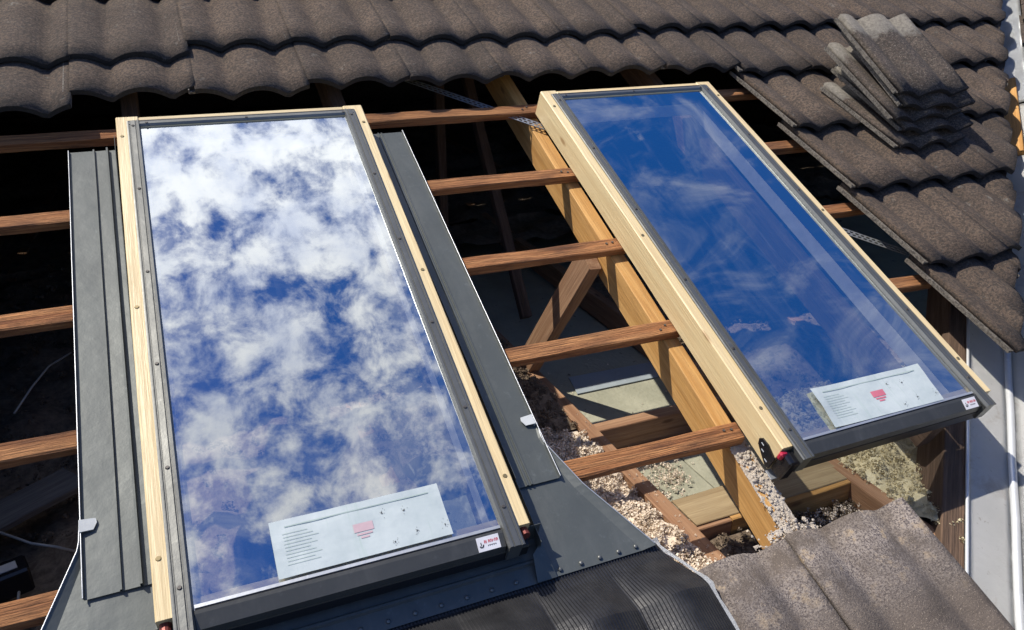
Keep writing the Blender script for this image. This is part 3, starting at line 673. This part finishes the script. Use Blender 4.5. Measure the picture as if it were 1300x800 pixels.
# ---------------------------------------------------------------- skylights
W_, H_, BX = .662, 1.398, .087
def screw_mesh(r=.0042, h=.0022):
    bm = bmesh.new(); bmesh.ops.create_cone(bm, cap_ends=True, segments=10, radius1=r, radius2=r * .75, depth=h); box(bm, -r * .6, r * .6, -.0005, .0005, h * .4, h * .55)
    return mesh('screw', bm, M['steel'])
SCREW = screw_mesh(); SCREW_B = mesh('screw_brass', (lambda b: (bmesh.ops.create_cone(b, cap_ends=True, segments=10, radius1=.005, radius2=.004, depth=.0015), b)[1])(bmesh.new()), plain('brass_screw', (.32, .25, .13), .4, .6))
def skylight(mw, label, flashed):
    root = empty('skylight', mw, label=label, cat='skylight')
    def part(name, bm, mat, parent=root, smooth=False): return link(name, mesh(name, bm, mat, smooth), mw, parent)
    WT = .056
    for x0, x1 in ((0, WT), (W_ - WT, W_)):
        bm = bmesh.new(); c = .0025
        extrude_profile(bm, [(x0 + c, 0), (x1 - c, 0), (x1, -c), (x1, -BX + c), (x1 - c, -BX), (x0 + c, -BX), (x0, -BX + c), (x0, -c)], 'y', 0, -H_, n=16, jit=.0003)
        part('side_rail', bm, M['pine'])
    bm = bmesh.new(); box(bm, WT + .0005, W_ - WT - .0005, -.046, -.0015, -BX, -.001, bev=.002); part('top_rail', bm, M['pine_x'])
    bm = bmesh.new(); box(bm, WT + .0005, W_ - WT - .0005, -H_ + .001, -H_ + .030, -BX, -.014, bev=.002); part('bottom_rail', bm, M['pine_x'])
    # grooved aluminium covers over the side rails
    for s in (0, 1):
        X = (lambda x: x) if s == 0 else (lambda x: W_ - x)
        pr = [(.0265, .0012), (.0265, .0042), (.0295, .0056), (.0315, .0056), (.0325, .0036), (.0345, .0036), (.0360, .0066), (.0470, .0072), (.0480, .0048), (.0500, .0048), (.0510, .0080), (.0560, .0080), (.0590, .0010), (.0590, -.003), (.0572, .0012)]
        bm = bmesh.new(); extrude_profile(bm, [(X(a), b) for a, b in pr], 'y', -.026, -H_ - .040, n=1)
        box(bm, min(X(.030), X(.056)), max(X(.030), X(.056)), -H_ - .039, -H_ - .0015, -.05, .001, bev=0)
        part('side_cover', bm, M['alu'])
        for y in (-.06, -.32, -.60, -.88, -1.12, -1.36):
            link('screw', SCREW, mw @ T(X(.0415), y + R.uniform(-.01, .01), .0082), root)
        for y in (-.085, -.70, -1.29):
            link('screw', SCREW_B, mw @ T(X(.013), y, .001), root)
    bm = bmesh.new(); extrude_profile(bm, [(-.0285, .0015), (-.0285, .004), (-.034, .0052), (-.040, .0052), (-.0445, .001), (-.0445, -.003), (-.030, .001)], 'x', .030, W_ - .030); part('top_cover', bm, M['alu'])
    bm = bmesh.new(); extrude_profile(bm, [(-.0205, .0012), (-.0205, .0024), (-.0275, .0024), (-.0275, .0012)], 'x', .028, W_ - .028); part('gasket', bm, M['black'])
    for x in (.075, .33, .60): link('screw', SCREW, mw @ T(x, -.037, .006), root)
    # foot: charcoal cap with a light lip at the glass, black skirt below
    bm = bmesh.new(); extrude_profile(bm, [(-H_ + .0015, .0005), (-H_ + .000, .0030), (-H_ - .006, .0022), (-H_ - .030, -.0065), (-H_ - .032, -.026), (-H_ - .003, -.026), (-H_ - .001, -.004)], 'x', .0595, W_ - .0595, n=1); part('bottom_cap', bm, M['cap'])
    bm = bmesh.new(); extrude_profile(bm, [(-H_ + .0105, -.0012), (-H_ + .0105, .0016), (-H_ + .0045, .0022), (-H_ + .0045, -.0012)], 'x', .0605, W_ - .0605); part('cap_lip', bm, M['lip'])
    bm = bmesh.new(); extrude_profile(bm, [(-H_ + .0040, -.0032), (-H_ + .0040, .0001), (-H_ + .0020, .0001), (-H_ + .0020, -.0032)], 'x', .0605, W_ - .0605); part('gasket', bm, M['black'])
    bm = bmesh.new(); box(bm, .028, W_ - .006, -H_ - .033, -H_ - .002, -.064, -.0265, bev=.003); part('skirt', bm, M['black'])
    for x in (.145, .42): link('screw', SCREW, mw @ T(x, -H_ - .018, -.0035) @ Matrix.Rotation(.3, 4, 'X'), root)
    # glazing
    bm = bmesh.new(); g0 = WT + .001; sheet(bm, [(g0, -H_ + .003, -.0035), (W_ - g0, -H_ + .003, -.0035), (W_ - g0, -.0445, -.0035), (g0, -.0445, -.0035)], .001)
    bm.free(); bm = bmesh.new(); vs = [bm.verts.new(p) for p in ((g0, -H_ + .003, -.0035), (W_ - g0, -H_ + .003, -.0035), (W_ - g0, -.0445, -.0035), (g0, -.0445, -.0035))]; bm.faces.new(vs); part('glass', bm, M['glass'])
    # dark spacer and pale lining ledge seen through the pane
    for nm_, z0_, z1_, mt_ in (('spacer', -.052, -.006, 'dark_lining'), ('inner_lining', -.100, -.0525, 'reveal')):
        for X0, X1 in ((WT + .0005, WT + .004), (W_ - WT - .004, W_ - WT - .0005)):
            bm = bmesh.new(); box(bm, X0, X1, -H_ + .031, -.047, z0_, z1_); part(nm_, bm, M[mt_])
        bm = bmesh.new(); box(bm, WT + .0045, W_ - WT - .0045, -.0505, -.047, z0_, z1_); part(nm_, bm, M[mt_])
    # maker's sticker on the cap
    sm = mw @ T(W_ - .112, -H_ - .0175, -.0012) @ Matrix.Rotation(math.radians(18.7), 4, 'X')
    st_ = link('maker_sticker', boxmesh('maker_sticker', (-.002, .042, -.0125, .0135, 0, .0006), M['sticker'], 0), sm, root)
    bm = bmesh.new(); x = .012
    for k in range(7):
        hgt_ = .0055
        box(bm, x, x + .0009, .001, .001 + hgt_, .0006, .0009)
        if k % 2 == 0: box(bm, x + .0009, x + .0030, .0032, .0042, .0006, .0009)
        if k % 3 != 1: box(bm, x + .0009, x + .0028, .0056, .0065, .0006, .0009)
        if k in (0, 2, 3, 5, 6): box(bm, x + .0024, x + .0032, .001, .0056, .0006, .0009)
        x += .0040
    link('red_lettering', mesh('red_lettering', bm, M['redink']), sm, st_)
    bm = bmesh.new(); x = .018
    for k in range(9): box(bm, x, x + .0011, -.0052 + .001 * (k % 2), -.0026, .0006, .0009); x += .0019
    for k in range(7):
        an = -2.6 + k * .42; cx, cy = .006 + .0035 * math.cos(an), -.001 + .0042 * math.sin(an); box(bm, cx - .0011, cx + .0011, cy - .0011, cy + .0011, .0006, .0009)
    box(bm, .0045, .0062, -.002, .004, .0006, .0009)
    link('black_lettering', mesh('black_lettering', bm, M['blackink']), sm, st_)
    return root
# left-hand unit
mw1 = RM @ T(-.1774, -.4058, .0845) @ Matrix.Rotation(-.008, 4, 'Z')
sk1 = skylight(mw1, 'left skylight reflecting white clouds, grey flashing fitted along both sides', True)
mw2 = RM @ T(1.0732, -.4037, .0925) @ Matrix.Rotation(.0067, 4, 'Z')
sk2 = skylight(mw2, 'right skylight reflecting deep blue sky, pale wooden box side bare and unflashed', False)
# black corner bracket on the bare box
br = empty('corner_bracket', mw2 @ T(0, -1.33, -.05), label='black corner bracket with red cap on the lower left of the right skylight', cat='bracket')
def bp(name, d, mat, bev=.002): link(name, boxmesh(name, d, M[mat], bev), mw2, br)
bm = bmesh.new()
extrude_profile(bm, [(-1.401, -.076), (-1.401, -.040), (-1.368, -.030), (-1.347, -.033), (-1.341, -.042), (-1.346, -.055), (-1.368, -.068), (-1.392, -.080)], 'x', -.0045, -.0005)
link('bracket_plate', mesh('bracket_plate', bm, M['blackgloss']), mw2, br)
for y, z in ((-1.357, -.042), (-1.366, -.055), (-1.386, -.066)): bp('slot_rim', (-.0062, -.0046, y - .005, y + .005, z - .0015, z + .0015), 'lip', .0006)
bp('end_block', (.002, .030, -1.436, -1.4, -.078, -.010), 'blackgloss', .004)
bp('red_cap', (-.006, .014, -1.412, -1.399, -.030, -.008), 'red', .004)
bp('foot_plate', (-.004, .045, -1.424, -1.40, -.090, -.0875), 'lip', .0005)
# small fittings at the foot of the left unit
bt = empty('corner_bolt', mw1 @ T(W_ - .01, -1.41, -.03), label='small red brown bolt fitting under the left skylight lower right corner', cat='bolt')
for x in (.013, W_ - .013):
    bm = bmesh.new(); bmesh.ops.create_cone(bm, cap_ends=True, segments=12, radius1=.010, radius2=.009, depth=.02, matrix=Matrix.Translation((x, -H_ - .008, -.018)) @ Matrix.Rotation(1.3, 4, 'X'))
    link('bolt_head', mesh('bolt_head', bm, plain('rusty_bolt', (.20, .05, .04), .45, .4)), mw1, bt)

# ---------------------------------------------------------------- leaflets on the glass
def leaflet(mw, x0, y0, w2, h2, shear, curl, label, ink, rz):
    bm = bmesh.new(); nx, ny = 24, 8; g = []
    F = mw @ T(x0, y0, .0012) @ Matrix.Rotation(rz, 4, 'Z')
    def P(s, t):
        x = s * w2 + shear * t * h2; y = -t * h2
        z = .0006 + .0012 * (1 + noise.noise(Vector((s * 5, t * 3, x0)))) + curl * (max(0, .10 - s) * 1.4 * (1 - abs(t - .45)) + max(0, s - .88) * .6 * (1 - t))
        return Vector((x, y, z))
    for j in range(ny + 1): g.append([bm.verts.new(P(i / nx, j / ny)) for i in range(nx + 1)])
    for j in range(ny):
        for i in range(nx): bm.faces.new((g[j][i], g[j + 1][i], g[j + 1][i + 1], g[j][i + 1]))
    bmesh.ops.recalc_face_normals(bm, faces=bm.faces); bmesh.ops.solidify(bm, geom=bm.faces[:], thickness=.0004)
    root = link('leaflet', mesh('leaflet', bm, M['paper'], False), F); tag(root, label, 'leaflet')
    def patch(name, s0, s1, t0, t1, mat, n=4):
        bm = bmesh.new(); r0 = [bm.verts.new(P(s0 + (s1 - s0) * i / n, t0) + Vector((0, 0, .0009))) for i in range(n + 1)]; r1 = [bm.verts.new(P(s0 + (s1 - s0) * i / n, t1) + Vector((0, 0, .0009))) for i in range(n + 1)]
        for i in range(n): bm.faces.new((r0[i], r1[i], r1[i + 1], r0[i + 1]))
        return bm
    def multi(name, lst, mat):
        bmA = bmesh.new()
        for (s0, s1, t0, t1) in lst:
            n = 3; r0 = [bmA.verts.new(P(s0 + (s1 - s0) * i / n, t0) + Vector((0, 0, .0009))) for i in range(n + 1)]; r1 = [bmA.verts.new(P(s0 + (s1 - s0) * i / n, t1) + Vector((0, 0, .0009))) for i in range(n + 1)]
            for i in range(n): bmA.faces.new((r0[i], r1[i], r1[i + 1], r0[i + 1]))
        tag(link(name, mesh(name, bmA, M[mat]), F, root), kind='stuff' if len(lst) > 3 else None)
    multi('printed_arrow', [(.45, .565, .40, .55), (.462, .552, .575, .61), (.48, .53, .635, .67)], ink)
    multi('printed_heading', [(.08, .93, .13, .15)], 'greyink')
    multi('printed_lines', [(.06 + .002 * (k % 3), .20 + .07 * ((k * 7) % 5) / 5, .26 + .06 * k, .268 + .06 * k) for k in range(10)], 'greyink')
    rr = random.Random(4); dots = []
    for cx, cy in ((.63, .30), (.76, .36), (.66, .88), (.80, .78), (.97, .80)):
        for _ in range(9):
            s_, t_ = cx + rr.gauss(0, .012), min(.95, cy + rr.gauss(0, .045)); dots.append((s_, min(.99, s_ + .003), t_, t_ + .010))
        dots.append((cx - .003, cx + .003, cy - .015, min(.97, cy + .015)))
    multi('printed_diagram', dots, 'blackink')
    return root
inv1 = mw1.inverted(); 
leaflet(mw1, .196, -1.274, .315, .109, 0.0, .0, 'pale green leaflet with faded pink print flat on the left skylight glass', 'pinkink', .004)
leaflet(mw2, .165, -1.276, .345, .110, -.06, .05, 'curling pale leaflet with red print on the right skylight glass', 'redfade', -.010)

# ---------------------------------------------------------------- flashing round the left skylight
fl = empty('skylight_flashing', RM @ T(.15, -1.1, .0), label='dark grey metal flashing around the left skylight with riveted flared foot', cat='flashing')
def fpart(name, bm, mat, smooth=False): return link(name, mesh(name, bm, M[mat], smooth), RM, fl)
def wav(x, y): return .0024 * noise.noise(Vector((x * 6, y * 3.5, 2)))
def sweep_v(bm, prf, v0, v1, n=24, taper=None):
    rings = []
    for i in range(n + 1):
        v = v0 + (v1 - v0) * i / n
        rings.append([bm.verts.new((u + .0008 * noise.noise(Vector((u * 3, v * 5, 1))) + (taper(v) if taper else 0), v, w_ + wav(u, v))) for u, w_ in prf])
    for i in range(n):
        for j in range(len(prf) - 1): bm.faces.new((rings[i][j], rings[i][j + 1], rings[i + 1][j + 1], rings[i + 1][j]))
    bmesh.ops.recalc_face_normals(bm, faces=bm.faces)
    bmesh.ops.solidify(bm, geom=bm.faces[:], thickness=.0009)
# left strip
bm = bmesh.new(); sweep_v(bm, [(-.3035, .014), (-.302, .007), (-.246, .007), (-.2455, .0125), (-.2435, .0125), (-.243, .006), (-.2135, .007), (-.213, .0165), (-.2105, .0165), (-.2095, .005), (-.1925, .006), (-.1865, .055)], -.443, -1.700); fpart('side_strip', bm, 'flash')
bm = bmesh.new(); sweep_v(bm, [(.4915, .055), (.4985, .006), (.527, .007), (.5275, .0105), (.5295, .0105), (.530, .007), (.5365, .007), (.537, .0105), (.539, .0105), (.5395, .007), (.602, .007), (.6035, .014)], -.452, -1.697); fpart('side_strip', bm, 'flash')
bm = bmesh.new(); tube(bm, [(-.3037, -.443 - .0628 * i, .0145 + wav(-.302, -.443 - .0628 * i)) for i in range(21)], .0013, 5); fpart('strip_edge', bm, 'lip', True)
bm = bmesh.new(); tube(bm, [(.6037, -.452 - .0622 * i, .0145 + wav(.602, -.452 - .0622 * i)) for i in range(21)], .0013, 5); fpart('strip_edge', bm, 'lip', True)
# flared foot sheet: runs from both sides under the front of the unit
Lp = [(-.306, -1.555), (-.308, -1.60), (-.364, -1.73), (-.435, -1.893)]
Rp = [(.606, -1.555), (.600, -1.60), (.645, -1.725), (.735, -1.893)]
def lerp(pl, v):
    for (u0, v0), (u1, v1) in zip(pl, pl[1:]):
        if v <= v0 and v >= v1: return u0 + (u1 - u0) * (v - v0) / (v1 - v0)
    return pl[-1][0]
def foot(side):
    bm = bmesh.new(); g = []; nv = 18
    for i in range(nv + 1):
        v = -1.555 - (1.895 - 1.555) * i / nv; o_ = lerp(Lp if side < 0 else Rp, v); inn = -.196 if side < 0 else .502
        rw = []
        for k in range(9):
            u = inn + (o_ - inn) * k / 8; rw.append(bm.verts.new((u, v, .0025 + .5 * wav(u, v) + (.009 * (k == 8)))))
        g.append(rw)
    for i in range(nv):
        for k in range(8): bm.faces.new((g[i][k], g[i][k + 1], g[i + 1][k + 1], g[i + 1][k]))
    bmesh.ops.recalc_face_normals(bm, faces=bm.faces); bmesh.ops.solidify(bm, geom=bm.faces[:], thickness=.001)
    fpart('foot_sheet', bm, 'flash')
    bm = bmesh.new(); tube(bm, [(lerp(Lp if side < 0 else Rp, -1.556 - .335 * i / 20), -1.556 - .335 * i / 20, .0125) for i in range(21)], .0014, 5); fpart('strip_edge', bm, 'lip', True)
foot(-1); foot(1)
# upstands of the foot beside the unit, and the front sheet in its shadow
for us3 in ((-.186, -.1905, -.197), (.491, .4965, .5025)):
    bm = bmesh.new(); g = []
    for i in range(8):
        v = -1.70 - .02 * i; g.append([bm.verts.new((us3[k], v, (.055, .006, .0035)[k])) for k in range(3)])
    for i in range(7):
        for k in range(2): bm.faces.new((g[i][k], g[i][k + 1], g[i + 1][k + 1], g[i + 1][k]))
    bmesh.ops.recalc_face_normals(bm, faces=bm.faces); bmesh.ops.solidify(bm, geom=bm.faces[:], thickness=.001); fpart('upstand', bm, 'flash')
bm = bmesh.new(); g = []
for i in range(25):
    u = -.195 + .6965 * i / 24
    g.append([bm.verts.new((u, v, w_ + .5 * wav(u, v))) for v, w_ in ((-1.806, .060), (-1.812, .012), (-1.822, .006), (-1.850, .006), (-1.853, .010), (-1.858, .010), (-1.861, .004), (-1.897, .003))])
for i in range(24):
    for k in range(7): bm.faces.new((g[i][k], g[i][k + 1], g[i + 1][k + 1], g[i + 1][k]))
bmesh.ops.recalc_face_normals(bm, faces=bm.faces); bmesh.ops.solidify(bm, geom=bm.faces[:], thickness=.001); fpart('front_sheet', bm, 'flash')
# folded corner piece right of the cap
bm = bmesh.new(); sheet(bm, [(.474, -1.85, .030), (.499, -1.83, .032), (.512, -1.897, .0065), (.470, -1.897, .0065)], .001); fpart('corner_fold', bm, 'flash')
riv = bmesh.new(); bmesh.ops.create_uvsphere(riv, u_segments=10, v_segments=6, radius=.0045); bmesh.ops.scale(riv, vec=(1, 1, .5), verts=riv.verts); RIV = mesh('rivet', riv, M['alu'], True)
for u in [-.40, -.36, -.315, -.27, -.225, -.17, -.12, -.07, -.02, .03, .08, .13, .18, .23, .28, .33, .38, .43, .478, .524, .57, .612, .655, .695]:
    link('rivet', RIV, RM @ T(u, -1.884, .0055), fl)
for (u, v, s) in ((-.295, -1.562, 1), (.590, -1.548, -1)):
    bm = bmesh.new(); sheet(bm, [(u - .010 * s, v - .012, .0185), (u + .012 * s, v - .010, .0145), (u + .018 * s, v + .004, .0135), (u + .016 * s, v + .013, .0135), (u - .010 * s, v + .013, .0185)], .002)
    box(bm, min(u - .011 * s, u - .008 * s), max(u - .011 * s, u - .008 * s), v - .012, v + .013, .002, .018); fpart('fixing_clip', bm, 'greyplastic')
# ribbed apron
bm = bmesh.new(); P_ = .0066; us_ = []; u = -.46
while u < .775:
    us_ += [(u, 0), (u + P_ * .35, 0), (u + P_ * .5, .0022), (u + P_ * .85, .0022)]; u += P_
nv = 22; g = []
for i in range(nv + 1):
    v = -1.880 - .50 * i / nv; rw = []
    edge = .742 + .035 * min(1, i / 6) + .006 * noise.noise(Vector((i * .9, 0, 0)))
    for (u, r) in us_:
        uu = min(u, edge)
        t = min(1, max(0, (-1.91 - v) / .10)); und = prof(uu - .035) / H
        base = -.002 + t * (.018 + .033 * und + .095 * max(0, -1.975 - v) + .034) + .005 * noise.noise(Vector((uu * 7, v * 7, 4))) * t + .004 * noise.noise(Vector((uu * 25, v * 9, 8))) * t
        rw.append(bm.verts.new((uu + .004 * noise.noise(Vector((uu * 5, v * 9, 1))), v, base + r * (1 if uu < edge else 0))))
    g.append(rw)
for i in range(nv):
    for k in range(len(us_) - 1):
        if us_[k][0] < .79: bm.faces.new((g[i][k], g[i + 1][k], g[i + 1][k + 1], g[i][k + 1]))
bmesh.ops.remove_doubles(bm, verts=bm.verts, dist=.00001)
bmesh.ops.recalc_face_normals(bm, faces=bm.faces)
ap = link('ribbed_apron', mesh('ribbed_apron', bm, M['membrane']), RM); tag(ap, 'black ribbed flexible apron draped over the tiles below the left skylight', 'apron flashing')
bm = bmesh.new(); rr = random.Random(2); ring = []
for i in range(26):
    v = -1.878 - .42 * i / 25; e = .742 + .035 * min(1, i * .9 / 6); t = min(1, max(0, (-1.91 - v) / .10)); und = prof(e - .035) / H
    z = t * (.052 + .033 * und + .095 * max(0, -1.975 - v)) + .002
    ring.append([bm.verts.new((e - .004, v, z)), bm.verts.new((e + .002 + .006 * rr.random() ** 2, v, z + .002 * rr.random()))])
for i in range(25): bm.faces.new((ring[i][0], ring[i][1], ring[i + 1][1], ring[i + 1][0]))
bmesh.ops.solidify(bm, geom=bm.faces[:], thickness=.001)
link('foil_backing', mesh('foil_backing', bm, M['lead'], True), RM, ap)

# ---------------------------------------------------------------- loose tiles stacked on the roof
stack = ((2.262, -.855, .062, .04, -.06, 'lowest loose tile at the bottom of the stack, pale mortar on its head'),
         (2.300, -.805, .093, -.03, -.03, 'second loose tile from the bottom of the stack, pushed slightly right'),
         (2.258, -.775, .122, .02, .09, 'third loose tile up the stack, its head tipped upwards'),
         (2.305, -.745, .152, -.05, .13, 'loose tile second from the top of the stack'),
         (2.292, -.712, .182, -.01, .14, 'topmost loose tile of the stack, pale bare patch along its head'))
M['tile_pale'] = tile_mat('tile_with_bare_head', (.085, .063, .048), (.150, .115, .090), (.42, .36, .29), .85, .55, .66, True)
for i, (u, vf, wf, rz, tl, lab) in enumerate(stack):
    me = mesh('loose_tile', tile_bm(i + 11), [M['tile_pale'], M['tile_lip'], M['tile_back']])
    mt = T(u, vf, wf) @ Matrix.Rotation(rz, 4, 'Z') @ Matrix.Rotation(tl, 4, 'X') @ T(0, TL, 0)
    o = link('loose_tile', me, RM @ mt); tag(o, lab, 'roof tile', 'loose tiles stacked on the roof')
    if i == 0:
        pass
bpy.context.view_layer.update()
